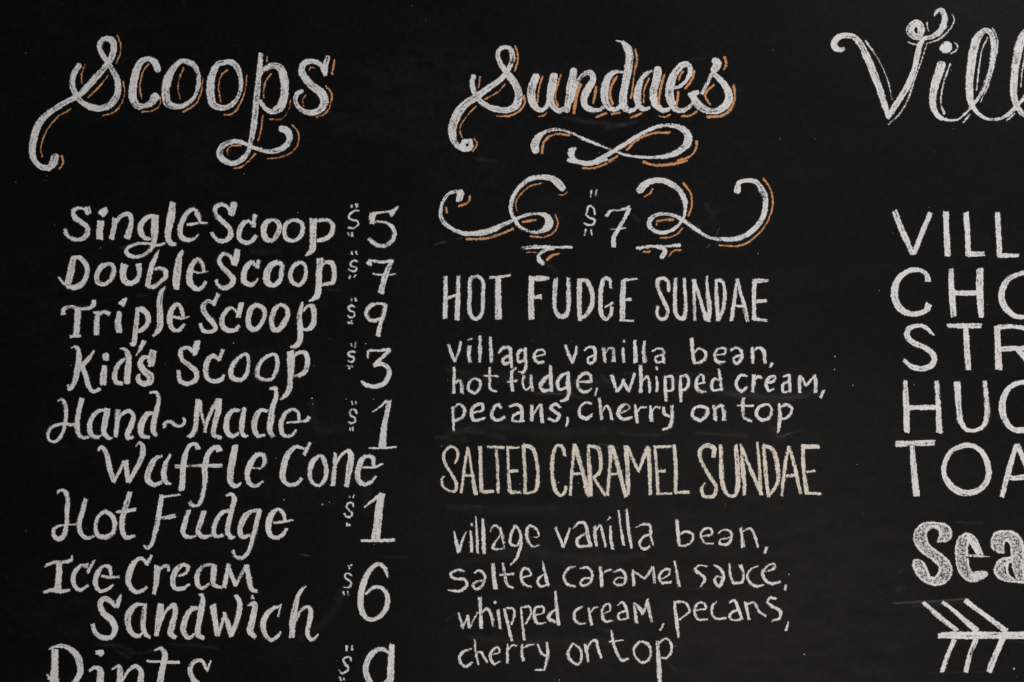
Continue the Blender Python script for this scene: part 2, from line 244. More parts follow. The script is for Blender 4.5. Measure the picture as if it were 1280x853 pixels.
INK = r'''
= heading|big white chalk heading "Scoops" with orange shadow strokes|w
@ 20 30 4.264
S 34 335,225,32 308,270,34 300,325,32 318,375,30 355,420,32 405,445,34 455,450,36 505,430,38 538,385,38 545,335,36 535,285,33 510,240,30 485,200,30 458,160,28 445,125,28 455,92,28 485,80,28 515,92,34 522,135,38 508,180,36 480,225,32 440,272,36 385,330,38 330,385,32 265,418,30 205,455,32 150,500,36 115,550,38 95,610,40 86,670,38 98,725,34 135,762,32 172,768,34 ; 42 185,762,34 198,740,48 208,712,44
c 40 755,240,40 740,205,36 705,188,30 665,205,38 640,260,42 626,330,42 624,395,42 645,435,36 685,440,30 722,420,38 740,390,48
O 8 368,220 350,270 352,315
O 9 488,280 445,335 385,392
O 9 540,65 558,110 555,160 535,208
O 8 572,310 580,370 560,430 525,470 465,490
O 8 295,455 225,495 170,560 140,625 132,670 142,708
O 10 245,705 252,740 230,775
O 8 705,215 680,250 662,320 664,370 672,398
O 8 772,395 765,435 725,462 672,470
@ 220 30 4.264
o 30 60,205,26 35,197,26 5,215,32 -25,255,40 -48,310,46 -56,370,46 -42,425,42 -10,440,34 30,440,28 75,415,24 110,365,22 122,310,24 115,255,28 90,215,30 55,200,28
O 8 42,240 20,290 12,350 22,398
O 8 143,290 135,360 105,425 40,470
o 30 265,205,26 225,215,32 198,260,38 186,320,44 184,380,44 200,430,42 240,448,32 285,440,26 325,400,24 345,340,24 342,275,28 325,230,34 295,205,32 262,203,26
O 8 275,245 240,280 228,340 238,418
O 8 378,275 370,350 340,430 300,480 258,486
p 30 453,165,26 445,240,28 435,340,34 425,450,32 415,540,32 400,620,28 388,675,26 362,712,28 325,738,30 285,742,32 245,718,36 232,685,36 250,650,32 295,630,28 350,632,22 400,655,22 450,672,26 510,680,28 560,668,30 598,635,32 605,600,36 590,570,40 565,560,38 ; 20 440,300,20 455,270,22 480,240,28 520,222,32 555,235,40 577,290,44 580,350,46 572,410,46 550,450,44 510,468,34 475,450,26 450,415,22
O 10 486,178 484,202
O 8 508,268 480,305 468,350 468,395
O 8 462,488 455,560 438,625
O 8 612,405 600,460 560,508 500,510
O 10 275,695 275,670 300,650 345,648
O 8 422,695 390,730 345,765 310,773
O 8 620,540 652,580 650,640 610,690 550,712 490,720
s 34 808,180,28 798,220,30 795,268,26 ; 30 790,255,28 765,215,26 720,200,28 685,212,34 670,245,38 685,285,40 725,330,42 770,365,46 790,400,46 785,440,40 750,470,34 700,472,30 655,445,26 638,410,24 645,375,26 670,362,22
O 11 845,190 838,235 832,268
O 9 712,245 718,232 740,235
O 8 692,380 675,405 682,438
O 9 800,332 828,370 825,425 800,475 748,500
= heading|partly cut off white chalk heading "Vill" with double outline|w
@ 1020 0 4.738
V 36 165,290,22 140,297,30 112,282,38 108,250,40 135,222,38 180,212,34 225,222,38 265,265,40 300,335,44 335,420,44 370,510,42 400,600,42 428,700,18 ; 30 432,690,30 475,620,36 530,530,36 575,430,36 600,330,34 622,250,30 640,228,28 680,222,28 725,195,36 755,150,40 760,100,38 745,65,34 715,70,28 702,92,14 ; 44 618,222,40 576,212,46 556,184,50 570,150,48 604,140,44 622,170,44 616,205,40
S_ 9 295,245 340,310 390,395 425,480 450,590
S_ 9 655,265 620,370 580,480 545,590 490,680 428,738
S_ 9 545,252 590,265 665,255 740,225 795,170 818,125 808,85
S_ 9 655,138 665,185
i 44 770,280,70 766,284,66 ; 52 742,388,54 725,440,54 705,500,54 690,580,44 695,640,38 725,690,28 780,712,18 840,708,16 880,675,16 915,640,20
S_ 12 820,252 836,272 832,298 800,320
S_ 12 795,380 765,460 745,540 740,620 760,675
l 40 915,640,20 970,570,24 1010,480,28 1040,380,28 1050,270,32 1035,200,34 1005,180,34 960,220,46 935,290,52 918,400,50 908,510,46 915,600,40 955,670,28 1010,705,22 1070,708,20 1120,690,22 1170,650,26
S_ 11 1015,225 985,290 965,400 950,530
S_ 11 1045,170 1072,230 1062,340 1030,470 975,605
S_ 11 910,680 870,728
l 40 1170,650,26 1230,580,26 1275,480,28 1300,380,28 1310,270,32 1295,200,34 1262,175,34 1225,210,46 1200,290,52 1180,400,50 1170,510,46 1178,600,40 1215,670,28 1270,705,22
S_ 11 1175,675 1130,715
S_ 11 1275,225 1245,290 1225,400 1212,515
= heading|white chalk heading "Sundaes" with orange shadow strokes|w
@ 540 40 5.3333
S 40 277,300,34 268,345,32 280,400,34 320,460,36 380,500,38 440,518,40 510,520,44 560,490,54 578,430,58 560,360,54 520,300,46 480,250,38 450,200,34 438,150,34 455,115,30 490,103,28 522,118,34 538,165,40 525,215,36 495,275,38 440,330,38 370,380,42 300,430,48 230,475,56 180,530,62 148,600,62 135,660,56 145,720,46 175,765,38 215,785,34 250,778,40 ; 40 205,765,40 215,735,34 255,730,34 262,760,34
O 12 555,98 572,150 570,200 552,262
O 12 320,303 310,370
O 10 488,350 440,400 355,450
O 12 612,430 618,475 580,530 510,560 432,562
O 10 290,500 235,560 195,620 187,665 200,705
O 12 280,712 302,745 272,798
u 50 693,300,50 668,360,56 662,430,56 678,480,50 705,515,38 735,520,34 765,495,32 785,440,40 800,370,52 812,300,54 ; 50 812,300,54 795,380,52 790,450,48 810,500,42 840,525,36 885,515,36
O 12 735,298 710,400 702,470
O 10 715,562 745,558 765,538
O 16 858,290 830,380 820,440 838,495
n 50 945,265,52 930,340,58 915,430,52 900,520,46 ; 30 930,470,20 950,400,26 980,320,32 1020,280,34 1060,275,40 1072,320,44 1040,380,50 1015,440,50 1020,490,46 1050,515,40 1090,525,32 1130,515,24 1160,475,20
O 22 990,355 970,400 955,480 945,540
O 18 1095,370 1075,475
O 16 1158,545 1100,566
@ 740 40 5.3333
d 60 165,62,8 200,68,20 235,110,50 250,170,56 238,260,54 220,360,52 205,450,56 215,500,52 245,525,38 285,515,26 320,470,22 ; 40 205,268,24 165,265,30 120,290,40 90,350,54 82,420,54 95,480,46 125,515,34 165,515,28 200,480,22
O 14 290,120 300,190 285,260 275,340 260,440
O 18 165,300 130,360 120,420 135,480
O 16 95,545 30,568
O 16 185,540 135,548
a 50 405,262,20 370,275,28 335,310,36 310,370,48 302,440,52 315,490,44 345,515,36 380,505,22 ; 50 440,255,52 430,320,56 410,400,54 415,460,52 440,505,44 480,525,34 520,510,30 555,470,20
O 12 380,310 350,380 345,470
O 16 328,545 260,570
O 20 480,290 455,380 445,480
O 10 445,560 480,568 518,555
e 50 540,375,20 590,360,26 635,315,30 655,255,34 640,220,34 600,225,42 555,275,48 525,340,56 515,410,58 530,470,56 560,515,42 600,525,34 640,505,28 680,465,22
O 12 605,265 590,290 578,325
O 16 680,265 665,320 620,375
O 16 575,400 568,480
O 14 598,562 650,560 698,532
s 40 735,410,26 770,340,28 805,280,30 835,300,40 880,350,46 912,410,54 905,470,54 860,515,48 800,530,44 745,515,50 700,480,54 670,430,44 ; 60 815,255,50 835,215,62 820,195,44 ; 30 655,420,34 700,405,34
O 18 885,172 895,215 880,250
O 16 810,355 765,400 755,430 785,485
O 20 945,360 952,440 920,520 860,560 775,568
= flourish|white chalk figure-eight flourish under the heading "Sundaes"|w
@ 540 40 5.3333
flourish 30 690,790,50 685,750,58 710,700,44 755,668,28 820,652,22 890,660,18 960,690,20 1050,730,20 1150,768,20 1250,810,18 1330,828,20 1420,838,22 1500,838,24 1590,822,34 1670,780,46 1708,730,54 1700,680,48 1650,640,38 1570,624,26 1480,640,26 1400,680,32 1310,735,32 1220,790,32 1130,840,34 1050,880,30 980,870,26 935,835,34 925,800,50 955,775,20
O 18 735,810 745,740 780,700 840,682 910,690
O 16 1300,785 1370,720 1460,680 1580,672
O 16 1235,830 1180,860
O 16 1765,730 1755,790 1710,835 1640,860
@ 540 200 5.3333
flourish_tail 24 910,2,24 960,14,28 1030,20,30 1100,16,30 1160,0,26
O 14 1005,55 1090,52 1150,30 1212,2
@ 740 200 5.3333
O 18 345,15 400,34 480,36 560,25 630,5
= flourish|white chalk scroll flourish to the left of the price 7|w
@ 540 200 5.3333
scroll 26 180,260,46 190,225,50 ; 26 195,215,34 150,212,22 105,235,22 70,285,24 58,345,26 75,410,30 130,460,30 210,490,28 290,492,36 380,475,42 460,440,38 550,400,26 630,370,24 710,362,22 760,375,40 782,420,56 765,455,46 710,482,24 640,475,20 580,440,20 545,390,24 525,330,30 540,250,30 580,185,30 650,130,34 730,115,34 800,125,42 850,165,56 868,190,44
O 14 95,318 100,355
O 16 255,245 245,280 180,310
O 10 730,155 640,185 580,245 558,290 565,338
O 10 905,212 880,232 845,236
O 14 608,412 695,400
O 16 232,528 330,528 440,502 540,460
O 12 820,365 838,420 815,480 750,515 655,512
= flourish|small white chalk tick underline left of the price 7|w
@ 540 200 5.3333
tick 20 605,588,22 700,580,24 800,583,20 928,583,20 ; 24 810,592,20 760,602,26 715,630,26 712,665,32 735,688,34
O 9 632,618 695,616
O 18 845,625 800,638 770,665
= price|white chalk price "$7" with small tick marks, centred over the sundaes|w
@ 540 200 5.3333
dollar 16 1028,360,18 1050,308,18 1075,320,16 1085,365,14 ; 18 1028,365,16 1050,385,18 1085,400,20 1080,425,20 1050,437,16 1015,422,18 ; 14 1063,205 1058,250 ; 14 1100,203 1090,240 ; 14 1025,465 1018,502 ; 14 1063,465 1065,500
@ 740 200 5.3333
7 22 100,375,26 120,342,20 180,335,16 250,318,24 ; 26 250,325,28 215,395,24 170,470,30 145,520,34 145,575,36 ; 12 120,462 170,462 220,456
= flourish|white chalk scroll flourish to the right of the price 7|w
@ 740 200 5.3333
scroll 26 320,200,52 345,170,48 400,142,40 470,140,38 540,170,40 590,215,36 618,280,34 620,340,30 605,395,22 560,450,26 500,480,24 430,480,28 385,445,32 385,400,32 430,368,26 500,362,24 560,375,28 620,410,28 700,470,26 790,520,28 870,530,30 950,528,34 1030,500,36 1110,430,38 1150,350,36 1155,260,40 1130,195,40 1090,148,32 1030,138,30 980,155,34 968,205,46
O 12 402,195 385,225 350,245
O 15 612,158 655,220 665,300 642,372
O 18 540,400 480,402 432,412 ; 12 432,412 430,435
O 10 603,455 560,500 500,518 458,520
O 14 1145,128 1190,200 1205,290 1180,390 1130,470 1040,550 960,575 850,570
= flourish|small white chalk tick underline right of the price 7|w
@ 740 200 5.3333
tick 20 305,588,22 400,580,24 480,578,18 580,568,26 ; 24 420,580,20 475,595,28 485,615,34 465,645,34
O 16 345,612 385,612
O 14 590,603 540,608 512,642
= menu_line|white chalk words "Single Scoop"|w
@ 60 240 5.3333
S 30 262,105,40 270,140,40 ; 30 265,145,30 245,118,20 205,108,22 168,130,30 180,170,34 225,205,36 262,240,36 258,285,40 225,315,34 170,315,32 128,290,32 115,250,30
i 44 352,200,48 345,260,48 347,310,50 ; 50 390,118,36 365,140,56 355,150,48
n 40 448,178,38 440,240,36 425,310,38 ; 30 440,250,20 465,190,26 500,155,28 540,150,36 555,195,36 545,250,42 528,305,50
g 44 735,165,24 690,160,30 650,180,36 615,235,40 625,285,38 655,310,30 685,310,20 ; 50 715,165,52 712,230,52 710,300,44 700,360,32 650,415,30 595,435,28 545,425,30 520,395,26 545,365,24 610,345,22 680,345,20 730,355,22 780,345,14
l 46 830,75,40 822,160,54 805,240,46 800,300,42 820,345,36 850,352,26
e 40 930,220,22 1000,210,20 ; 40 1060,208,16 1020,205,20 1005,160,34 975,118,28 935,135,32 900,190,38 882,250,38 890,300,38 930,320,32 975,310,22 1003,285,10
S 44 1240,75,44 1235,110,46 1225,155,34 ; 30 1215,150,30 1195,100,24 1150,85,30 1115,110,34 1120,150,34 1165,200,34 1212,245,36 1218,290,38 1185,325,34 1140,325,30 1105,295,28 1095,275,30
@ 270 240 5.3333
c 34 260,155,34 250,230,34 ; 30 240,215,22 215,195,26 180,215,34 155,270,36 160,315,36 195,338,34 235,330,30 268,295,28
o 38 375,185,26 335,205,38 318,265,40 335,315,38 375,325,28 405,290,38 425,230,38 405,195,34 375,185,26
o 32 515,185,24 475,205,30 455,255,32 470,310,30 515,325,26 560,300,32 580,250,32 565,205,30 515,185,24
p 44 650,185,52 648,260,48 645,330,48 640,385,46 600,425,12 ; 30 660,195,20 700,190,24 755,195,32 780,230,36 765,285,36 725,315,32 675,325,24
= price|white chalk price "$5" beside "Single Scoop"|w
@ 270 240 5.3333
dollar 15 955,128,12 940,122,14 905,140,18 885,165,18 905,185,16 940,195,16 950,215,18 925,240,16 880,240,12 ; 16 907,90 905,102 ; 16 935,85,22 940,100,18 ; 12 880,270 888,292 ; 16 905,275 908,295
5 22 1215,100,10 1165,145,42 ; 22 1165,130,18 1100,138,18 1045,145,22 ; 40 1045,150,42 1040,208,34 ; 26 1050,200,14 1110,200,18 1160,220,26 1190,270,34 1175,325,32 1130,360,30 1070,355,28 1018,315,26
= menu_line|white chalk words "Double Scoop"|w
@ 60 240 5.3333
D 40 170,440,40 155,520,50 135,610,48 ; 36 165,440,26 215,440,32 255,485,38 262,540,34 240,595,38 200,630,42 150,635,32 105,610,26 70,570,14
o 38 400,480,28 355,500,40 325,560,36 330,600,36 370,618,28 415,590,32 440,530,34 430,490,30 400,480,28
u 40 510,490,50 500,540,46 510,590,42 545,612,36 590,590,36 610,540,34 605,485,42
b 34 735,390,12 715,440,30 690,500,36 675,560,36 665,625,36 ; 30 665,630,24 700,635,30 745,605,30 785,560,34 780,525,30 745,510,24 715,515,20
l 40 900,395,18 880,430,36 865,520,52 855,600,50 855,645,38
e 36 965,530,20 1010,540,16 1065,530,12 ; 34 1040,530,24 1030,480,30 1000,450,30 965,480,34 945,540,40 945,600,42 970,635,36 1005,650,28 1035,630,26 1050,600,22
S 40 1262,390,42 1255,440,46 1240,485,40 ; 30 1235,480,28 1210,425,24 1170,415,28 1140,450,32 1160,500,34 1205,545,38 1235,590,38 1210,630,36 1165,640,34 1130,615,28 1122,590,26
@ 270 240 5.3333
c 36 285,460,30 275,505,30 ; 32 265,490,22 240,470,30 205,500,40 185,560,42 190,600,40 235,620,34 265,600,22 280,580,14
o 40 410,468,32 365,495,44 340,550,50 340,600,46 380,625,32 425,595,34 440,530,32 440,485,30 410,468,32
o 34 560,470,26 520,495,32 495,555,32 510,600,34 550,622,30 585,590,30 600,530,26 590,485,26 560,470,26
p 44 695,450,48 688,540,46 683,630,42 670,695,40 620,728,12 ; 30 700,500,18 730,470,24 775,475,34 788,540,32 780,600,32 750,612,26 710,618,24
= price|white chalk price "$7" beside "Double Scoop"|w
@ 270 240 5.3333
dollar 15 945,465,14 920,458,14 897,475,16 905,495,16 935,508,16 932,528,16 905,530,14 885,515,12 ; 12 905,400 910,418 ; 12 935,400 940,415 ; 14 895,560 888,575 ; 14 930,555 920,568
7 24 1018,482,40 1030,462,26 1100,468,20 1180,460,24 ; 34 1175,460,30 1150,510,36 1120,590,40 1100,670,44 ; 14 1050,548 1120,555,16 1195,548,14
= menu_line|white chalk words "Triple Scoop"|w
@ 50 370 5.3333
T 26 155,120,36 160,90,32 205,75,26 270,85,26 330,80,26 355,60,38 360,30,36 ; 44 255,95,48 250,180,44 242,260,44 ; 22 205,272 270,268
r 40 385,110,30 380,180,42 378,255,38 ; 22 360,112,14 400,120,24 430,105,26 460,120,32
i 44 575,20,20 545,55,50 ; 46 530,110,36 522,180,46 528,240,42
p 44 650,85,30 645,160,36 635,250,36 625,320,36 605,325,20 ; 40 650,90,30 690,95,40 722,140,40 715,190,36 680,230,30 650,238,24
l 44 835,-60,14 810,-20,36 798,60,42 802,140,46 795,220,40 755,268,16
e 36 890,140,18 950,150,20 995,140,12 ; 36 955,150,24 945,90,28 915,55,28 880,90,34 865,160,36 880,210,34 915,235,28 945,215,26 962,190,18
S 36 1190,-10,32 1175,20,30 1160,60,28 ; 28 1155,50,24 1120,35,26 1088,75,34 1110,130,36 1155,180,36 1170,220,34 1130,240,32 1085,230,32 1070,185,26
@ 270 370 5.3333
c 34 170,50,36 150,140,34 ; 30 140,110,18 110,80,20 75,95,32 40,155,34 50,210,36 90,230,34 130,225,32 155,200,28
o 38 270,60,30 230,90,40 215,160,38 225,210,38 265,225,34 300,190,36 325,130,30 310,80,34 270,60,30
o 38 420,60,30 385,100,34 370,170,32 385,220,36 415,225,34 455,180,40 480,120,34 465,75,30 420,60,30
p 40 575,45,24 555,130,38 562,220,38 560,300,40 530,335,34 495,342,14 ; 30 580,100,20 615,65,24 645,75,36 655,130,36 645,195,40 610,225,26 580,222,18
= price|white chalk price "$9" beside "Triple Scoop"|w
@ 270 370 5.3333
dollar 15 925,75,12 905,65,14 882,80,16 890,98,16 920,110,16 920,135,16 895,145,14 878,130,12 ; 12 903,18 903,35 ; 16 930,15 935,35 ; 12 880,170 885,182 895,180 ; 12 905,168 908,185
9 26 1130,60,26 1085,52,22 1030,65,28 1003,110,28 1020,155,28 1060,165,26 1100,150,20 ; 34 1130,60,34 1115,130,32 1095,190,30 1078,265,34
= menu_line|white chalk words "Kid's Scoop"|w
@ 50 370 5.3333
K 34 210,345,12 235,335,20 258,370,34 258,450,42 245,520,42 225,585,34 195,620,32 190,595,18 ; 32 360,370,24 325,420,32 270,480,32 ; 34 285,480,36 310,540,36 325,600,36 355,635,30 400,620,26
i 50 440,400,42 440,415,44 ; 44 432,470,36 425,540,44 422,590,42
d 40 535,350,14 570,360,30 590,400,42 590,470,44 582,540,46 580,580,44 ; 34 565,420,26 525,455,32 498,530,36 510,575,32 550,585,28
apostrophe 24 695,305,36 670,350,26 640,400,12
s 50 755,370,48 745,420,56 742,465,46 ; 38 720,410,24 690,415,32 668,450,40 695,500,44 735,535,50 735,570,44 690,585,40 655,560,36 660,525,24
S 44 1050,305,42 1038,355,46 1030,395,28 ; 28 1020,370,26 985,345,24 940,365,34 945,420,34 995,465,36 1040,505,38 1040,555,34 985,585,32 935,565,32 925,500,26
c 34 1220,360,28 1195,430,28 ; 32 1190,420,24 1155,400,30 1120,430,36 1105,500,40 1120,550,36 1160,570,30 1205,560,30 1225,530,18
@ 270 370 5.3333
o 36 190,385,24 150,415,28 105,480,34 105,540,34 165,560,30 205,520,30 218,440,26 210,395,26 190,385,24
o 32 380,390,24 330,410,26 280,480,32 280,540,34 330,560,24 370,555,24 400,500,30 410,430,32 400,395,26 380,390,24
p 44 498,375,48 500,450,52 498,530,44 490,610,42 470,655,36 432,692,12 ; 30 510,420,18 550,380,26 590,380,28 610,420,34 595,500,34 560,528,28 520,535,20
= price|white chalk price "$3" beside "Kid's Scoop"|w
@ 270 370 5.3333
dollar 15 928,378,12 905,370,14 882,385,16 890,400,16 918,412,16 918,432,16 895,442,14 875,430,12 ; 12 903,320 905,335 ; 10 932,312 928,342 ; 12 875,465 885,468 ; 14 890,485 895,475 ; 10 905,465 912,472
3 26 1010,410,20 1018,370,24 1080,365,18 1155,360,24 ; 26 1160,360,24 1120,400,26 1055,460,26 ; 26 1055,465,28 1110,455,28 1150,490,34 1150,540,32 1110,590,32 1050,605,28 990,590,30 975,568,20
= menu_line|white chalk words "Hand~Made"|w
@ 50 480 5.3333
H 30 118,112,12 145,102,18 170,140,30 175,200,30 168,270,26 145,340,24 105,382,22 65,375,22 55,335,22 80,290,24 140,268,24 235,275,26 ; 42 280,100,40 262,170,36 248,260,36 255,330,34 285,360,26 325,355,22
a 40 440,175,14 400,178,24 355,215,36 332,280,36 342,340,34 380,358,26 410,345,20 ; 42 450,170,40 435,250,40 428,320,38 455,358,30 480,362,20
n 36 520,175,32 515,250,34 505,350,32 ; 28 520,250,16 550,200,24 595,182,26 622,210,32 610,270,40 585,330,40 585,362,34 620,355,24
d 40 735,60,16 775,58,24 792,90,28 780,170,36 762,240,42 755,310,38 775,345,26 ; 40 755,195,22 720,200,32 690,240,44 670,300,44 680,345,34 725,355,24
tilde 24 830,290,28 835,260,26 870,252,22 900,275,24 940,280,24 965,250,22 955,228,20
M 34 1055,110,36 1045,190,38 1035,290,34 1010,345,32 985,355,20 ; 22 1065,115,28 1080,200,20 1100,290,20 1100,322,22 ; 26 1100,310,24 1130,210,26 1185,110,32 ; 40 1195,105,40 1190,180,40 1165,270,38 1160,340,36 1205,362,28
@ 270 480 5.3333
a 40 160,175,20 110,180,34 75,240,40 75,320,38 110,350,28 150,330,20 ; 40 190,165,32 175,250,38 172,320,34 190,345,28 212,345,14
d 36 360,30,16 395,30,28 402,80,32 380,150,36 368,230,42 360,310,38 380,350,30 ; 38 345,185,24 300,175,30 265,220,42 255,300,38 280,345,28 325,340,20
e 26 475,258,16 560,250,18 605,240,26 620,222,28 ; 32 555,240,26 548,190,28 515,170,26 470,190,30 440,240,36 435,300,34 455,345,26 500,345,24 535,310,18
= price|white chalk price "$1" beside "Hand~Made"|w
@ 270 480 5.3333
dollar 15 938,195,12 930,175,12 905,170,12 892,190,14 900,215,14 925,225,14 928,245,14 905,262,14 885,255,12 ; 12 905,118 908,138 ; 12 932,115 935,135 ; 10 892,295 895,310 ; 14 910,292 912,312
1 16 1045,188,12 1090,155,14 1135,115,22 ; 36 1155,115,32 1140,190,36 1120,300,40 1110,425,54 ; 14 1020,428 1110,428,16 1198,422,14
= menu_line|white chalk words "Waffle Cone"|w
@ 50 480 5.3333
W 34 390,445,16 410,420,26 440,460,38 460,540,38 492,650,34 ; 22 492,655,26 520,600,24 560,515,28 ; 40 570,515,36 580,580,36 590,650,36 ; 34 590,655,30 640,570,34 685,470,40 682,410,36 665,395,24 640,415,12
a 40 815,480,18 770,500,32 730,570,46 720,640,46 760,672,32 810,655,22 ; 34 870,470,14 840,530,32 825,600,40 840,655,36 872,668,20
ff 32 1055,430,40 1040,405,28 1000,410,28 970,470,38 955,560,42 950,640,42 945,705,44 ; 32 1195,445,42 1190,425,34 1160,425,28 1120,470,34 1100,560,40 1100,640,34 1090,720,32 1060,800,28 1020,812,26 1000,790,26 ; 24 905,550,22 1000,548,22 1100,545,24 1210,545,32
@ 270 480 5.3333
l 42 128,415,42 112,500,50 95,600,46 100,660,40 130,682,28 165,660,16
e 36 240,560,16 300,560,20 325,520,30 315,475,32 280,470,32 230,530,42 208,610,38 225,665,34 265,680,26 312,650,16
C 34 625,395,26 590,470,28 ; 34 585,430,22 530,420,28 480,470,40 450,560,42 445,630,38 480,670,30 540,665,28 572,630,26
o 34 690,475,22 645,520,36 625,590,32 640,655,30 685,680,24 725,640,32 735,560,34 715,495,32 690,475,22
n 32 795,465,26 790,560,32 780,675,36 ; 36 795,550,18 830,480,24 880,445,30 898,470,40 890,560,44 870,680,36
e 36 985,555,16 1060,555,18 1110,535,14 ; 32 1050,545,24 1050,500,28 1020,480,24 980,495,34 948,570,38 950,640,38 985,670,30 1030,655,28 1062,620,16
= menu_line|white chalk words "Hot Fudge"|w
@ 50 600 5.3333
H 28 115,90,14 135,70,22 170,80,32 185,130,34 180,210,32 175,300,32 160,370,36 125,395,36 95,375,28 90,335,26 120,310,22 180,300,16 240,298,14 ; 36 305,130,34 285,210,36 262,290,36 275,360,34 315,390,28 355,375,22
o 32 430,210,26 385,250,26 370,320,28 385,370,28 430,380,32 480,360,32 500,300,38 480,240,36 430,210,28
t 36 600,85,32 575,170,38 550,260,36 550,340,38 575,385,34 630,370,24 ; 28 510,215,22 570,210,28 635,198,28
F 30 812,105,32 800,180,38 785,270,34 765,370,32 745,430,28 715,455,28 698,438,20 ; 18 815,115,20 870,108,18 935,98,16 ; 30 800,255,22 850,250,30 900,238,28
u 32 990,205,30 970,280,36 955,350,34 980,380,28 1040,375,22 ; 36 1095,210,36 1070,290,38 1055,350,38 1090,380,32 1145,370,22
@ 270 600 5.3333
d 34 70,105,14 100,95,24 122,120,38 105,200,36 85,290,38 80,350,36 105,385,30 125,380,16 ; 36 85,205,22 40,220,30 5,265,36 -15,330,36 -5,375,30 50,370,22
g 34 290,205,30 240,210,28 190,250,42 160,330,38 175,380,32 225,370,22 ; 34 290,205,34 270,290,36 245,390,32 215,480,30 175,520,26 130,510,24 112,475,24
e 34 385,285,16 450,280,18 512,268,16 ; 34 460,275,24 450,220,28 415,195,26 370,230,40 350,310,42 365,370,34 410,385,28 450,360,28 470,325,24
= price|white chalk price "$1" beside "Hot Fudge"|w
@ 270 600 5.3333
dollar 15 918,180,12 910,155,14 885,155,14 872,180,16 890,205,16 910,220,16 900,245,16 870,245,14 855,225,12 ; 16 880,125,8 892,110,14 ; 16 915,115,14 920,98,10 ; 18 875,290 878,305 ; 10 890,295 892,305
1 20 992,180,14 1050,135,22 1100,95,26 ; 40 1105,100,50 1085,200,54 1075,300,56 1065,405,60 ; 20 970,406,18 1080,406,22 1190,400,22
= menu_line|white chalk words "Ice Cream"|w
@ 50 600 5.3333
I 26 215,505,14 210,530,24 160,548,24 90,550,24 45,570,20 38,580,14 ; 46 128,560,42 125,640,44 118,735,50 ; 26 25,748,18 80,735,28 140,745,28 200,735,20
c 30 365,535,12 340,575,26 320,615,26 ; 30 320,570,34 270,575,26 230,620,36 225,690,34 265,735,28 320,705,20
e 30 410,640,20 460,650,20 525,645,20 ; 30 475,640,22 460,580,34 425,575,28 385,620,34 370,690,36 400,740,30 450,730,26 488,700,18
C 34 745,505,22 715,560,26 ; 34 715,560,24 680,525,24 640,540,34 600,610,46 590,690,38 630,745,34 680,740,30 712,715,22
r 40 780,575,38 778,660,40 762,760,28 ; 28 775,640,18 810,590,28 850,575,30 858,605,26
e 32 925,640,18 975,620,26 990,580,32 955,565,26 910,600,38 885,670,38 900,720,34 950,725,28 995,695,14
a 36 1150,565,18 1100,570,26 1055,620,34 1050,690,34 1080,722,26 1130,690,20 ; 40 1165,570,40 1155,640,40 1160,700,34 1210,718,24
@ 270 600 5.3333
M 28 85,565,34 70,640,32 55,715,32 ; 30 80,570,28 105,640,30 130,700,28 ; 24 130,700,26 165,640,24 200,570,26 ; 38 205,570,38 220,650,38 240,730,34 275,745,22
= price|white chalk price "$6" beside "Ice Cream Sandwich"|w
@ 270 600 5.3333
dollar 15 905,640,12 890,625,12 865,625,14 860,650,16 885,670,16 902,690,16 885,718,16 850,712,12 ; 12 880,570 890,592 ; 12 895,575 905,567 ; 14 850,745 852,765 ; 12 878,742 880,768
6 28 1145,648,16 1125,590,26 1085,562,28 1030,600,34 985,680,44 965,770,44 970,860,42 1000,920,34 1045,932,30 1100,905,32 1140,840,34 1140,770,34 1110,725,28 1060,715,24 1000,760,20
= menu_line|white chalk word "Sandwich"|w
@ 40 693 5.3333
S 30 592,268,14 580,310,28 565,350,28 ; 32 560,350,24 520,310,34 480,295,34 455,325,34 475,390,42 530,440,46 555,500,44 530,550,34 470,555,36 425,525,34 405,470,34
a 40 745,335,16 700,335,30 650,390,46 640,460,42 665,525,36 710,545,28 750,510,20 ; 38 755,335,30 745,410,36 740,480,34 755,530,32 785,555,24
n 40 862,335,44 850,420,52 830,540,32 ; 30 865,440,16 900,370,24 945,340,36 955,380,40 935,470,42 925,530,44 955,555,32
d 38 1115,270,14 1135,275,28 1138,320,40 1125,400,44 1110,480,40 1110,540,38 1145,558,28 ; 40 1100,360,26 1060,370,34 1020,440,42 1008,510,38 1040,555,30 1090,530,20 ; 14 1060,350 1090,352
w 36 1205,345,46 1220,430,42 1235,540,36 ; 26 1240,540,30 1265,470,24 1283,400,24 ; 34 1283,390,26 1310,470,36 1330,545,36 ; 34 1330,540,30 1360,460,34 1382,380,40 1385,320,38 1358,275,26
@ 270 693 5.3333
i 36 212,340,14 255,330,36 245,430,44 228,510,48 262,550,30 ; 24 240,275,20 245,295,26
c 32 435,335,10 415,415,22 ; 30 425,345,26 385,360,30 340,400,38 315,470,40 330,540,34 370,575,28 410,550,28 432,520,16
h 40 598,210,10 555,260,28 530,340,38 515,440,46 505,550,40 ; 26 535,440,18 565,380,22 610,350,24 632,375,32 625,450,36 610,530,36 640,568,26 680,535,14
= menu_line|cut off white chalk word "Pints" at the bottom edge|w
@ 40 693 5.3333
P 50 155,640,50 152,740,50 150,850,60 148,950,50 146,1040,44 ; 44 115,632,14 160,615,24 220,615,32 280,650,44 315,710,52 320,790,42 285,850,34 220,885,24 165,885,20 ; 14 100,800,12 120,830,24
i 40 385,775,16 430,755,26 455,775,44 455,850,50 450,930,46 480,965,26 ; 30 430,655,30 465,655,34 455,675,24
n 40 535,765,16 580,745,30 588,790,44 582,870,44 575,960,40 ; 30 595,860,14 640,780,24 690,745,32 725,775,40 725,850,44 715,930,44 745,965,26
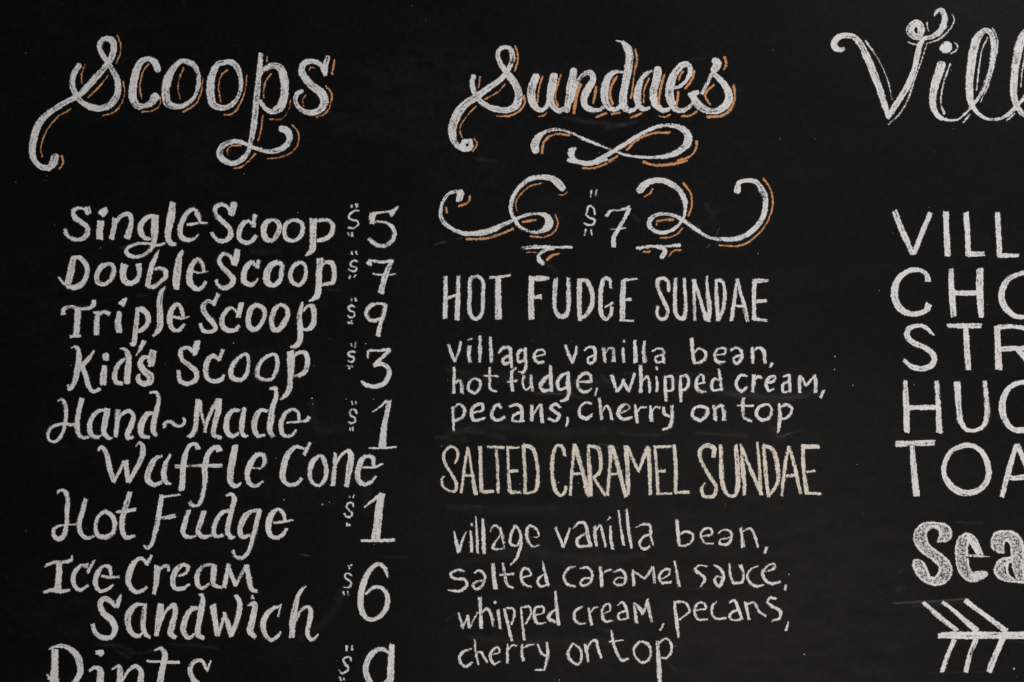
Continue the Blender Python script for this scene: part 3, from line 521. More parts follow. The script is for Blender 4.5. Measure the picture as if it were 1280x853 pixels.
t 40 820,640,16 860,630,26 885,665,40 872,750,44 855,850,46 845,930,42 880,965,28 ; 20 768,712,20 880,720,22 978,720,28
s 26 1192,710,14 1168,780,18 ; 28 1168,775,22 1130,710,26 1080,720,30 1055,770,36 1080,840,40 1140,890,40 1150,940,36 1100,965,30 1050,935,26
= price|cut off white chalk price in line with "Pints"|w
@ 270 693 5.3333
dollar 16 900,710,14 895,690,16 870,685,16 850,705,18 865,735,18 882,755,18 870,780,18 840,792,16 818,770,12 ; 18 872,612,18 872,640,18 ; 20 908,610,14 908,638,20 ; 14 825,820 832,840 ; 16 850,825 855,838
9 34 1155,660,18 1120,635,28 1070,640,32 1020,690,40 998,760,42 1015,830,42 1060,880,36 1120,860,26 1160,820,18 ; 46 1172,605,36 1168,700,46 1165,800,46 1155,900,44 1140,1010,40
= menu_line|white chalk block capitals "HOT FUDGE SUNDAE"|w
@ 540 330 5.3333
H 32 92,85,28 90,200,30 88,360,34 ; 32 178,85,30 172,220,34 168,370,38 ; 16 105,228,22 155,212,20
O 28 295,80,22 260,100,28 252,200,30 250,310,30 275,360,30 305,365,30 335,320,28 340,220,28 338,120,28 320,90,26 295,80,22
T 24 385,90,20 450,88,20 520,75,20 ; 44 440,100,40 442,200,44 443,362,48
F 40 665,90,36 660,220,40 662,365,40 ; 28 670,100,28 720,98,38 775,95,26 ; 30 685,225,26 728,218,34
U 32 825,100,32 818,200,32 820,300,30 850,350,32 890,345,32 910,280,32 910,180,34 908,95,26
D 36 985,105,36 980,220,36 985,375,32 ; 30 975,105,26 1030,115,32 1065,190,32 1065,270,34 1030,340,30 985,370,22
G 34 1192,158,18 1185,110,26 1155,98,28 1130,150,32 1122,260,34 1130,340,32 1160,370,26 1190,340,26 1198,290,26 ; 22 1155,290,14 1205,262,24
@ 750 330 5.3333
E 40 155,110,34 150,230,38 148,375,36 ; 18 160,110,24 245,100,14 ; 22 170,240,18 205,238,24 ; 20 135,378,18 222,380,16
S 28 455,180,24 452,115,24 420,95,24 385,110,28 395,180,26 430,260,28 452,320,28 430,365,26 395,365,24 378,325,24 385,285,22
U 28 502,100,24 500,200,28 502,320,28 525,360,26 555,365,30 570,300,28 565,180,26 562,100,24
N 24 628,110,26 628,230,26 632,375,22 ; 28 628,110,28 665,230,26 705,370,30 ; 28 712,85,20 718,200,30 730,300,36 722,380,30
D 28 775,110,24 780,240,28 788,375,28 ; 28 775,110,22 815,120,28 832,200,28 825,290,30 795,370,24
A 30 915,105,20 895,240,26 875,375,26 ; 30 915,105,22 945,220,28 985,380,30 ; 16 895,278,16 955,282,20
E 32 1030,110,28 1025,230,30 1030,370,34 ; 30 1040,115,32 1120,112,28 ; 28 1045,250,28 1105,245,22 ; 26 1030,370,24 1110,378,20
= menu_line|white chalk lowercase words "village vanilla bean," under "HOT FUDGE SUNDAE"|w
@ 540 330 5.3333
v 20 110,540,18 130,600,26 152,650,26 ; 18 152,650,18 180,580,20 192,520,18
i 26 250,550,28 245,600,26 255,655,28 ; 16 240,508,16 268,498,14
l 26 318,485,24 320,570,26 318,655,24
l 28 388,490,22 392,580,30 398,655,28
a 26 445,595,18 475,560,26 520,560,28 525,610,28 530,690,22 ; 24 515,610,18 475,635,26 480,665,24 520,655,18
g 24 620,575,16 585,580,24 570,620,24 580,655,22 615,640,18 ; 26 625,560,20 622,640,26 625,690,22 605,725,22 580,718,14
e 22 680,620,12 750,600,18 740,575,20 705,575,20 680,615,22 700,655,22 745,655,18
v 24 890,545,22 910,600,26 938,660,26 ; 22 938,655,22 955,600,24 965,552,22
a 20 1015,575,14 1045,555,18 1080,560,24 1088,600,26 1080,650,24 1045,662,18 1040,630,18 1075,610,16
n 24 1145,560,22 1148,610,24 1155,655,22 ; 24 1150,600,14 1180,560,18 1208,570,26 1212,650,26
@ 750 330 5.3333
i 22 152,560,20 155,610,24 160,655,22 ; 20 158,512 158,518
l 28 230,515,24 235,590,28 238,655,30
l 26 293,520,24 290,590,26 300,655,28
a 20 348,585,16 390,565,20 422,580,24 420,620,24 425,660,20 ; 18 415,605,14 370,625,18 378,655,20 420,650,16
b 26 610,500,26 618,580,30 628,655,26 ; 22 620,600,14 660,565,18 700,590,24 700,630,24 660,660,22 625,662,18
e 22 765,610,12 835,595,16 830,565,20 795,565,20 765,605,24 785,655,24 830,655,20
a 22 870,575,18 905,558,22 940,580,26 940,640,26 905,665,24 890,630,20 935,605,18
n 24 1012,560,22 1015,610,26 1018,660,22 ; 24 1018,590,16 1055,560,20 1088,580,26 1100,660,24
comma 24 1145,662,26 1130,690,14
= menu_line|white chalk lowercase words "hot fudge, whipped cream," second line under "HOT FUDGE SUNDAE"|w
@ 540 330 5.3333
h 22 148,690,20 145,770,22 145,860,24 ; 22 150,810,14 180,775,18 198,800,24 200,860,24
o 20 285,762,16 250,790,22 245,840,22 285,860,20 318,830,22 320,785,22 285,762,16
t 22 385,692,18 385,770,22 385,820,22 400,842,22 428,850,14 ; 14 345,745,14 440,748,16
f 26 560,695,18 538,710,22 530,770,28 538,850,24 ; 18 505,790,16 565,780,18
u 24 612,745,24 605,800,22 625,840,20 660,815,22 ; 24 660,745,22 660,800,24 670,848,20
@ 550 440 5.3333
d 28 738,92,22 738,160,26 742,260,28 ; 26 735,150,18 695,185,28 670,230,28 690,258,24 735,250,16
g 28 855,140,16 815,155,22 785,200,26 795,250,24 850,235,16 ; 28 855,135,20 852,200,28 860,270,26 840,315,24 805,330,22
e 24 925,200,16 1000,200,20 ; 24 1005,200,20 1000,155,24 965,142,24 925,175,24 915,220,26 940,262,24 985,262,20 1010,245,14
comma 22 1048,245,24 1035,290,14
@ 670 440 5.3333
w 26 505,158,26 520,210,26 540,265,26 ; 22 540,262 575,215 582,185 ; 26 582,190,22 600,230,26 618,265,28 ; 24 618,262,22 640,200,22 655,145,22
h 26 695,92,24 700,180,26 698,268,28 ; 24 705,200,14 740,165,20 755,200,22 758,270,22
i 22 803,165,22 808,215,24 805,262,24 ; 20 803,105 805,115
p 24 860,165,22 862,240,24 868,325,22 ; 22 865,170,16 905,165,22 912,210,24 905,255,22 870,262,16
p 24 962,160,22 962,240,24 968,330,22 ; 22 965,165,16 1005,160,20 1018,200,24 1000,245,24 968,260,16
e 22 1075,215,16 1125,205,18 ; 24 1120,205,20 1115,160,22 1095,155,20 1070,200,24 1075,250,26 1105,265,22 1130,265,16
d 24 1218,115,18 1228,180,24 1235,255,26 ; 22 1218,190,14 1190,180,20 1170,220,24 1180,255,20 1230,250,18
@ 820 440 5.3333
c 22 605,165,16 570,155,20 540,190,24 540,240,24 570,262,22 608,235,14
r 24 650,155,22 648,210,28 648,268,26 ; 22 650,200,14 680,165,20 705,175,24
e 22 735,205,14 785,195,20 795,165,18 760,165,22 732,210,26 750,260,22 785,250,16
a 22 850,165,16 885,155,22 890,200,24 895,265,22 ; 24 885,195,18 845,220,22 850,268,20 890,262,16
m 26 958,160,24 955,215,28 958,270,24 ; 24 965,165,18 1000,225,22 ; 22 1000,225,20 1030,190,20 1058,155,20 ; 26 1058,155,24 1065,215,28 1062,270,28
comma 24 1118,255,18 1095,305,24
= menu_line|white chalk lowercase words "pecans, cherry on top" under "HOT FUDGE SUNDAE"|w
@ 550 440 5.3333
p 22 88,370,22 88,440,20 92,525,16 ; 24 80,380,18 130,350,20 165,385,24 150,435,24 95,460,22
e 26 225,405,14 285,385,20 280,350,22 240,355,26 212,400,28 225,455,26 300,440,18
c 26 410,375,22 385,350,24 355,380,24 345,430,26 380,458,26 430,435,22
a 24 465,365,16 510,352,22 540,370,26 545,460,26 ; 24 540,400,18 490,425,22 485,458,20 560,462,18
n 28 612,360,26 612,460,26 ; 26 620,420,14 670,355,22 675,410,28 680,470,26
s 26 800,370,20 770,350,24 735,370,24 765,400,28 795,425,28 770,460,26 725,445,22
comma 18 850,440,20 852,465,20 840,495,12
c 22 1008,345,14 970,338,18 935,370,24 932,420,24 970,445,24 1012,420,18
@ 670 440 5.3333
h 26 422,308,20 430,380,24 438,448,24 ; 22 440,400,14 470,362,18 490,385,22 505,450,22
e 24 565,405,16 625,375,18 600,352,22 565,370,26 548,415,24 580,450,24 640,438,18
r 22 660,355,18 668,410,26 675,470,24 ; 20 672,410,14 700,372,18 735,370,16
r 22 760,360,20 765,410,26 770,462,26 ; 20 770,400,14 795,370,16 828,372,16
y 24 852,370,20 855,410,26 890,430,20 ; 24 905,360,20 908,430,24 890,500,22 848,520,14
o 24 1095,362,20 1055,380,24 1045,425,24 1090,455,26 1135,425,26 1140,380,24 1095,362,20
n 30 1185,360,28 1192,410,28 1195,455,28 ; 28 1195,380,16 1235,358,24 1248,390,26 1252,455,28
@ 820 440 5.3333
t 28 582,308,26 578,380,30 590,440,26 635,462,18 ; 16 542,358,16 645,360,16
o 26 725,350,20 680,375,26 672,420,28 710,455,24 755,435,22 770,390,22 755,355,20 725,350,20
p 26 820,345,16 825,430,26 820,500,22 812,540,12 ; 22 825,370,16 870,352,22 905,380,20 880,435,22 830,450,18
= menu_line|cream yellow chalk block capitals "SALTED CARAMEL SUNDAE"|c
@ 540 540 5.3333
S 20 155,210,14 172,160,20 160,110,20 120,100,24 82,140,24 85,200,22 125,270,24 160,340,26 155,390,26 120,395,20 70,360,18 68,310,16 82,298,12
A 20 238,105,20 220,220,22 195,405,20 ; 24 242,110,18 265,260,22 292,415,32 ; 18 210,292 280,290
L 28 322,100,26 325,260,26 330,400,28 ; 24 335,402,20 405,395,26
T 20 372,100,22 480,105,22 ; 24 428,115,20 438,260,24 442,405,20
E 24 505,100,22 508,250,22 520,400,28 ; 20 505,105,20 582,103,18 ; 20 520,262,26 570,258,22 ; 20 525,402,24 592,402,22
D 26 608,90,30 620,250,24 622,410,24 ; 28 610,90,30 670,110,28 698,200,24 705,320,24 690,390,26 625,412,22
C 28 885,160,24 870,105,26 840,90,22 808,140,26 800,250,28 820,380,30 855,425,26 885,400,28 893,365,26
A 24 950,85,28 935,240,22 922,420,22 ; 32 955,95,28 1000,250,30 1045,430,32 ; 20 940,280 1010,278
R 28 1042,95,22 1050,250,32 1062,425,24 ; 26 1045,95,24 1105,110,28 1125,190,26 1115,270,24 1075,305,22 ; 26 1075,305,22 1155,425,24
A 26 1190,95,34 1185,240,26 1172,420,22 ; 30 1200,100,30 1240,230,30 1292,430,32 ; 18 1185,285 1255,278
@ 670 440 5.3333
M 34 600,630,34 608,740,34 612,870,30 612,950,26 ; 26 610,640,30 650,730,26 685,800,20 ; 24 685,800,18 715,710,26 745,635,26 ; 28 748,640,28 758,780,30 762,950,26
@ 800 540 5.3333
E 26 100,100,22 110,250,26 120,415,24 ; 20 95,102,20 205,95,20 ; 20 120,262,20 168,260,22 ; 20 112,412,20 212,410,18
L 26 228,90,24 238,250,30 240,405,28 ; 24 240,405,22 325,400,24
S 30 490,165,30 492,110,36 440,92,34 398,130,30 410,200,26 460,290,26 505,370,28 490,425,28 430,430,28 410,385,26 432,342,16
U 30 538,85,24 540,230,34 555,360,30 590,425,26 630,425,26 650,370,34 648,220,36 638,90,30
N 26 675,85,18 685,220,30 695,420,28 ; 28 680,105,20 740,260,26 810,420,28 ; 24 780,70,18 795,220,26 805,410,24
D 24 822,85,18 835,240,26 855,430,26 ; 30 822,88,24 885,120,30 915,230,32 920,320,32 895,385,28 855,425,24
A 26 990,95,20 965,240,26 945,425,22 ; 26 992,95,22 1035,250,26 1070,410,26 ; 24 975,292,22 1035,290,24
E 30 1085,90,28 1090,250,28 1112,410,28 ; 28 1090,100,34 1190,98,32 ; 18 1110,268,16 1165,260,20 ; 26 1110,408,22 1205,412,22
= menu_line|white chalk lowercase words "village vanilla bean," under the cream capitals|w
@ 550 600 5.3333
v 22 95,345,16 108,410,26 125,480,30 ; 18 128,480,22 150,400,20 175,345,12
i 22 205,340,20 208,400,24 212,480,24 ; 18 212,295 213,300
l 22 238,245,18 245,350,24 252,488,24
l 24 285,262,24 290,380,28 295,490,26
a 18 335,345,12 360,305,18 395,320,20 420,400,24 430,460,18 ; 20 405,365,14 365,420,18 350,455,22 380,462,18 430,455,16
g 22 500,305,20 475,360,22 470,425,22 510,440,20 535,400,18 ; 24 505,305,18 530,340,24 540,420,26 515,510,22 472,565,14
e 20 590,385,10 655,375,14 640,330,20 600,305,20 580,330,24 585,400,24 620,445,20 660,432,16
v 22 772,318,20 800,390,22 822,445,26 ; 20 822,445,22 845,385,20 865,325,18
a 24 885,325,12 930,285,22 965,290,26 985,380,32 1005,440,26 ; 24 965,360,20 915,400,28 925,440,26 1000,440,22
n 26 1030,310,24 1035,380,28 1045,440,22 ; 22 1035,340,16 1070,305,20 1085,360,22 1105,445,20
i 22 1135,310,18 1140,390,24 1150,460,24 ; 16 1110,272,8 1135,250,18
@ 720 600 5.3333
l 22 283,205,16 298,310,20 318,435,22
l 24 335,198,20 350,330,24 372,455,24
a 18 400,315,12 450,295,16 490,305,22 500,380,24 515,435,18 ; 20 495,360,16 440,390,18 425,435,20 455,462,20 490,445,20
b 26 672,265,24 678,340,28 688,435,22 ; 20 690,365,16 730,345,22 780,365,22 775,400,20 735,435,20 688,438,18
e 18 835,378,12 905,360,18 900,328,20 860,325,18 830,365,22 860,420,20 915,425,16
a 18 950,355,12 985,332,18 1030,345,22 1030,405,22 1000,432,22 960,425,20 960,400,14 1025,385,14
n 22 1100,322,22 1105,380,24 1112,445,24 ; 22 1105,345,14 1160,325,20 1190,370,24 1210,450,20
comma 26 1270,450,22 1258,485,20
= menu_line|white chalk lowercase words "salted caramel sauce," under the cream capitals|w
@ 550 600 5.3333
s 22 165,610,12 120,600,20 70,625,24 90,655,22 165,665,24 180,700,24 135,740,22 95,740,20 55,735,14
a 20 230,620,12 265,605,20 300,640,24 285,700,22 240,730,22 218,700,24 250,675,16 300,675,14
l 30 352,560,30 358,640,32 368,722,34
t 24 420,558,18 432,640,26 450,700,26 488,718,18 ; 16 402,632,16 490,628,18
e 22 550,650,14 605,635,18 590,600,20 560,590,22 540,630,22 555,690,26 605,712,20
d 24 682,540,12 695,600,24 712,680,28 725,705,20 ; 22 700,625,12 660,655,22 650,685,22 680,710,22 715,695,18
c 24 905,575,14 860,590,22 825,640,26 845,690,26 900,712,18
@ 720 600 5.3333
a 22 30,590,14 75,583,22 108,620,24 95,680,22 55,705,22 30,690,22 50,660,18 105,655,14
r 24 160,580,20 168,640,28 172,710,24 ; 20 172,635,12 195,610,18 235,595,16
a 22 248,615,14 300,600,22 330,635,24 322,690,22 270,700,22 252,680,20 280,650,18 325,655,14
m 22 378,600,18 382,650,24 388,705,22 ; 18 385,610,14 455,658,20 ; 20 455,658,16 485,625,22 510,580,20 ; 24 512,580,22 520,640,24 525,690,20
e 20 565,660,12 615,635,18 622,600,22 590,600,22 555,640,22 570,685,20 635,682,18
l 24 655,545,18 672,620,26 688,710,24
s 22 875,575,18 820,570,18 790,600,26 830,630,24 858,660,24 830,712,16
a 22 920,570,12 960,590,22 985,640,26 955,710,22 925,680,22 935,645,18 985,650,14
u 22 1022,560,20 1030,640,22 1050,690,22 ; 22 1050,690,22 1105,680,26 1115,620,24 1098,570,28
c 20 1215,575,14 1170,595,18 1140,640,22 1165,690,24 1205,710,26 1250,700,18
@ 780 693 5.3333
e 22 940,120,12 1005,90,26 1000,65,20 960,75,20 925,120,24 950,180,26 1000,195,24 1040,182,20
comma 20 1080,205,18 1072,238,22
= menu_line|white chalk lowercase words "whipped cream, pecans," under the cream capitals|w
@ 550 693 5.3333
w 22 125,392,18 138,440,22 150,495,22 ; 22 150,495,18 185,410,20 ; 24 185,410,20 190,450,24 195,490,22 ; 20 198,490,18 250,390,14
h 26 265,288,28 270,380,26 275,490,28 ; 22 280,395,14 310,360,20 340,400,22 358,480,24
i 22 385,372,22 392,420,24 402,495,24 ; 20 368,318 370,322
p 24 430,365,22 450,450,26 478,575,22 ; 20 440,360,16 490,365,20 492,420,22 475,470,18
p 22 540,360,20 548,450,24 562,570,22 ; 20 540,355,16 595,350,20 605,395,20 570,465,16
e 20 625,405,12 690,390,18 685,350,20 640,355,20 625,400,22 650,460,22 705,455,14
d 26 770,250,18 778,350,24 790,470,26 ; 24 775,360,14 735,395,22 725,430,26 760,448,22 790,455,14
c 22 950,350,12 905,375,22 895,430,24 930,462,22 975,458,14
r 24 992,358,20 1000,420,26 1012,470,24 ; 20 1005,390,14 1025,360,18 1050,352,14
e 20 1085,395,12 1135,370,22 1125,330,22 1095,345,20 1080,395,24 1100,445,22 1150,442,14
a 20 1185,340,12 1215,318,20 1245,370,24 1252,425,20 ; 20 1240,375,18 1190,400,22 1195,435,20 1250,428,16
@ 780 693 5.3333
m 26 65,325,16 75,380,24 82,455,26 ; 22 72,325,16 105,360,26 125,395,24 ; 24 125,395,20 145,350,24 158,300,18 ; 24 160,320,22 170,380,26 188,450,22
comma 20 262,465,14 240,505,18
p 24 335,325,22 348,430,28 365,555,22 ; 20 335,320,18 400,320,20 438,375,20 370,435,14
e 20 480,375,14 545,360,20 535,325,16 495,325,20 472,375,24 495,432,22 555,432,16
c 20 622,312,10 590,345,22 590,405,22 620,430,22 680,425,18
a 20 700,320,12 735,308,20 765,370,24 785,432,22 ; 22 760,370,16 715,390,22 705,425,22 740,440,18 785,430,18
n 24 808,320,24 820,370,26 835,435,22 ; 22 820,335,16 865,320,22 900,380,22 945,410,22
s 22 1015,298,14 975,290,20 955,320,22 990,350,24 1040,380,24 1035,425,22 990,440,18
comma 24 1095,450,16 1080,508,24
= menu_line|white chalk lowercase words "cherry on top" on the bottom line|w
@ 550 693 5.3333
c 22 210,630,12 165,645,22 130,685,26 150,740,24 180,750,24 215,720,18
h 20 230,570,16 238,650,22 258,735,18 ; 20 240,660,12 270,650,20 290,680,20 315,720,18
e 20 340,670,12 395,650,20 385,620,20 345,645,22 335,690,24 360,730,22 405,710,14
r 22 450,600,14 450,660,24 448,725,22 ; 20 455,640,12 480,608,20 515,610,14
r 24 548,600,18 545,650,26 555,710,24 ; 18 555,625,12 590,608,18 630,600,12
y 20 652,600,14 675,660,22 710,680,18 ; 24 710,590,18 718,660,26 705,730,24 695,770,18 ; 16 695,772,18 635,768,14
o 22 885,595,18 855,650,24 865,700,26 920,735,20 945,690,22 935,630,22 885,595,18
n 24 968,600,22 978,650,26 988,715,20 ; 20 985,625,14 1015,575,20 1040,575,26 1055,630,24 1075,690,20
t 24 1145,512,16 1155,590,26 1185,670,24 1210,705,24 1255,695,16 ; 16 1130,582,18 1220,572,14
@ 780 693 5.3333
o 22 105,582,18 70,620,22 70,670,24 120,720,22 165,700,22 180,640,20 155,595,22 105,582,18
p 28 222,580,24 228,680,30 240,850,32 245,900,20 ; 20 235,590,18 280,562,20 315,600,22 310,660,22 280,690,20 248,690,14
= menu_line|cut off white chalk block capitals "VILL"|w
@ 1040 250 5.3333
V 42 418,80,40 465,200,40 535,360,36 ; 40 545,360,34 590,240,38 655,90,36
I 40 758,85,40 762,220,42 770,370,44
L 38 893,90,40 905,230,38 908,370,38 ; 32 910,362,38 1010,360,36
L 38 1102,90,40 1110,230,40 1118,375,38 ; 30 1120,372,36 1240,370,26
= menu_line|cut off white chalk block capitals "CHO"|w
@ 1040 250 5.3333
C 40 640,540,44 630,500,32 580,468,30 510,475,34 440,530,44 415,620,54 440,710,48 500,755,40 570,760,34 630,735,40 645,700,46
H 42 793,465,36 797,620,44 810,775,40 ; 46 985,465,50 985,620,50 995,780,38 ; 30 820,622,38 960,620,34
O 40 1260,490,36 1175,530,38 1130,620,46 1150,710,48 1220,775,36 1300,780,36 1400,740,40 1440,640,46 1400,530,44 1320,485,36 1260,490,36
= menu_line|cut off white chalk block capitals "STR"|w
@ 1040 390 5.3333
S 32 675,155,22 630,110,30 580,92,28 510,115,36 500,165,40 540,205,40 620,240,40 680,300,40 665,350,40 600,380,36 530,365,32 480,325,28
T 38 775,92,30 870,95,36 990,92,36 ; 42 890,115,40 898,240,42 908,380,38
R 46 1100,100,40 1105,240,46 1112,380,50 ; 34 1105,105,34 1200,98,30 1290,115,34 1340,170,38 1290,235,34 1200,245,38 1130,250,34 ; 40 1240,255,34 1300,320,44 1350,380,40
= menu_line|cut off white chalk block capitals "HUC"|w
@ 1040 390 5.3333
H 40 488,460,28 492,600,46 498,800,38 ; 42 698,465,32 708,640,36 715,800,46 ; 32 515,637,34 690,638,34
U 44 835,475,48 842,620,40 855,730,40 ; 36 855,730,38 890,780,32 940,792,28 1000,770,32 1030,710,40 1030,580,38 1018,465,28
C 40 1380,520,38 1330,480,36 1240,475,34 1170,520,38 1135,610,46 1145,700,46 1200,780,38 1270,790,42 1350,760,40 1390,710,40
= menu_line|cut off white chalk block capitals "TOA"|w
@ 1040 530 5.3333
T 44 430,135,46 540,130,40 678,125,40 ; 42 535,150,34 545,300,44 562,475,46
O 36 890,140,38 800,180,34 750,270,34 750,350,38 810,430,46 890,462,42 980,440,42 1035,370,40 1040,290,42 1000,190,38 945,150,36 890,140,38
A 38 1228,140,34 1180,300,38 1132,480,34 ; 42 1235,140,34 1300,290,42 1370,480,42 ; 34 1190,362,34 1320,352,38
= heading|cut off heading "Sea" of speckled chalk letters with bright outlines|w
@ 1130 640 8.5333
S ~90 430,290,80 430,200,110 320,140,70 190,200,120 180,300,120 260,420,110 400,520,110 450,620,120 400,730,90 300,740,80 180,620,110 120,540,60 ; 30 360,315 440,312 492,275 498,215 465,155 400,128 310,115 200,130 125,200 108,290 155,385 250,470 330,530 378,585 378,640 345,695 300,708 258,675 232,600 190,532 130,515 98,522 ; 30 98,525 110,600 155,685 235,750 340,778 440,750 497,680 503,600 450,510 360,430 280,370 243,310 232,240 260,170 320,148 370,180 388,245 362,312
e ~90 640,300,90 610,400,100 620,540,100 670,660,90 760,700,70 ; 60 770,690,90 860,660,50 ; 40 680,260,50 740,340,70 790,430,60 ; 30 905,478,14 840,472,26 680,466,26 ; 31 830,450,26 800,370,26 750,275,26 690,235,30 630,245,26 580,290,26 558,380,26 558,500,26 575,600,26 620,685,28 700,735,30 780,735,30 840,705,26 885,660,22 850,640,20 780,640,22 725,650,26 690,590,26 678,500,26 ; 28 672,460 668,400 680,310
a ~90 1020,400,90 990,310,100 1080,250,90 1170,300,110 1210,420,120 1215,600,110 1240,700,110 ; ~70 1100,520,40 1030,580,80 1040,670,90 1120,730,50 ; 31 1060,435 985,415 938,370 938,290 975,225 1070,210 1160,222 1230,275 1265,350 1272,480 1272,620 1300,735 1350,740 ; 30 1062,432 1055,380 1068,312 1108,302 1138,350 1150,440 1165,600 1205,715 ; 31 1150,490 1050,502 988,560 968,630 1000,690 1080,730 1200,745 1290,748 ; 30 1150,518 1105,550 1095,620 1130,690 1200,740
= flourish|white chalk arrow tail with slanted barbs at the lower right|w
@ 1040 693 5.3333
shaft 50 712,542,36 760,540,46 900,540,52 1100,540,50 1280,540,50 1500,538,50
barb 32 612,325,26 720,420,34 830,508,34
barb 32 740,320,26 850,410,34 965,510,42
barb 32 890,310,34 1030,415,34 1160,512,40
barb 32 815,568,34 770,670,32 735,780,30
barb 32 960,565,38 920,670,34 890,780,32
barb 36 1135,565,40 1090,670,42 1045,780,40
= smudge|faint wiped chalk smudges and guide lines left on the black board|d
@ 40 693 5.3333
smudge %40 440,600,40 560,610,60 660,640,50
smudge %30 560,640,30 650,690,50
smudge %30 640,660,20 780,650,40 870,620,40
smudge %34 920,600,30 1060,605,46 1240,628,34
@ 850 520 6.4
smudge %30 735,100,16 755,110,50 770,80,24
smudge ^24 770,165,14 830,160,26 880,140,16
smudge %20 860,150,18 960,115,16 1010,90,6
@ 1040 693 5.3333
smudge ^22 410,328,16 500,322,24 700,312,20 880,300,18
smudge %40 540,345,26 700,335,44 860,325,36
smudge %40 440,230,60 480,220,30
smudge %14 650,795,12 850,788,14 1090,780,12
smudge %18 1170,575,10 1300,590,22
@ 1040 530 5.3333
smudge %30 830,655,30 1000,665,30
@ 540 200 5.3333
smudge ^12 20,565,14 90,545,18 
smudge ^10 165,530,10 200,520,14
smudge %50 770,700,40 830,740,60
@ 740 200 5.3333
smudge ^12 830,495,10 848,462,12
smudge ^16 770,580,16 785,565,14
smudge %60 270,370,40 300,400,60
smudge %60 690,440,50 730,440,40
smudge %90 760,300,60 800,360,100
@ 270 600 5.3333
smudge ^12 560,495,8 600,503,14 625,508,6
smudge %14 1060,510,10 1280,515,16
smudge %40 700,160,30 740,170,30
smudge ^12 715,162,12 725,168,10
@ 550 440 5.3333
smudge %60 40,560,50 200,530,70 420,570,60
smudge ^10 160,515,10 205,505,8
smudge %50 640,280,50 800,275,50 980,310,40
smudge ^14 640,278,8 800,280,14 
@ 670 440 5.3333
smudge %40 440,160,30 480,200,40
smudge %50 590,150,30 700,120,20
smudge %50 540,540,30 760,555,50 900,540,30
smudge ^10 420,612,8 545,640,12
smudge %60 960,300,50 1010,270,40
@ 820 440 5.3333
smudge %40 120,140,30 250,150,40 420,150,30
smudge %50 470,280,50 700,300,60 1000,300,50
smudge %60 270,540,30 600,560,60 
smudge %60 760,500,80 800,520,60
@ 540 540 5.3333
smudge %26 220,490,30 330,495,26
smudge %34 360,620,40 390,640,20
smudge %60 30,40,50 220,50,60
@ 550 693 5.3333
smudge %26 40,440,20 110,390,30
smudge %50 1040,490,30 1120,510,50
@ 780 693 5.3333
smudge %30 290,720,20 340,770,40
smudge %30 360,230,20 620,230,30
@ 60 240 5.3333
smudge ^14 480,375,12 530,365,16
smudge %50 600,690,40 660,690,30
@ 270 240 5.3333
smudge %50 240,400,40 420,400,60
smudge ^8 855,412,6 900,416,8
smudge %40 740,650,40 830,655,20
@ 20 30 4.264
smudge ^10 150,832,8 165,836,8
@ 220 30 4.264
@ 540 40 5.3333
smudge %50 880,570,40 1050,600,60 1280,620,40
smudge %30 620,560,20 660,560,16
smudge %40 300,850,40 420,860,50
@ 740 40 5.3333
smudge %30 630,590,20 660,590,16
smudge %40 660,180,40 760,180,20
smudge %60 100,640,50 300,600,50
@ 550 440 5.3333
smudge %130 60,120,90 300,170,150 620,180,160 900,210,140 1160,190,100
smudge %110 80,520,80 400,500,130 760,540,130 1100,520,90
@ 820 440 5.3333
smudge %120 60,180,90 400,250,150 800,320,140 1080,260,80
@ 550 600 5.3333
smudge %110 60,180,80 400,200,120 760,190,90
smudge %130 120,560,90 520,480,140 1000,530,150 1350,500,100
@ 550 693 5.3333
smudge %120 200,560,80 700,590,140 1200,600,130
@ 1040 693 5.3333
@ 270 480 5.3333
smudge %90 640,120,60 680,300,110 900,280,80
smudge %100 860,560,80 1000,640,110 1000,820,80
@ 270 693 5.3333
smudge %90 560,560,60 760,420,110 840,240,80
'''

# ------------------------------------------------------------ the chalkboard
root = empty('chalkboard', (0, 0, 0))
root['label'] = 'large black chalkboard menu covered in hand-lettered white, cream and orange chalk'
root['category'] = 'chalkboard'
bw, bh, bt = 4.2, 2.9, 0.018
def panel(x0, x1, z0, z1):
    v = [(x0, 0, z0), (x1, 0, z0), (x1, 0, z1), (x0, 0, z1), (x0, bt, z0), (x1, bt, z0), (x1, bt, z1), (x0, bt, z1)]
    f = [(0, 1, 2, 3), (5, 4, 7, 6), (4, 0, 3, 7), (1, 5, 6, 2), (3, 2, 6, 7), (4, 5, 1, 0)]
    me = bpy.data.meshes.new('board_panel'); me.from_pydata(v, [], f); me.update(); me.materials.append(M['b'])
    o = bpy.data.objects.new('board_panel', me); col.objects.link(o); o.parent = root
    return o
panel(-1.9, 2.3, ZC-1.45, ZC+1.35)

KIND = {'dollar': ('dollar_sign', 'small dollar sign between tick marks'), 'comma': ('comma', 'comma'),
        'apostrophe': ('apostrophe', 'apostrophe'), 'tilde': ('tilde', 'wavy dash'),
        'flourish': ('swash', None), 'flourish_tail': ('swash', None), 'scroll': ('scroll', None), 'tick': ('tick', None),
        'shaft': ('arrow_shaft', None), 'barb': ('arrow_barb', None), 'smudge': ('smudge', None)}
line = None; org = (0, 0); A = (0, 0, 1); colour = 'w'; pending = []
def parse(txt):
    res = []
    for st in txt.split(';'):
        tk = st.split(); mode = 'x'; w0 = tk[0]
        if w0[0] in '~%^': mode = w0[0]; w0 = w0[1:]
        w0 = float(w0); pts = []
        for t in tk[1:]:
            q = [float(z) for z in t.split(',')]
            if len(q) == 2: q.append(w0)
            pts.append((A[0]+q[0]/A[2], A[1]+q[1]/A[2], q[2]/A[2]))
        res.append((mode, spline(pts)))
    return res
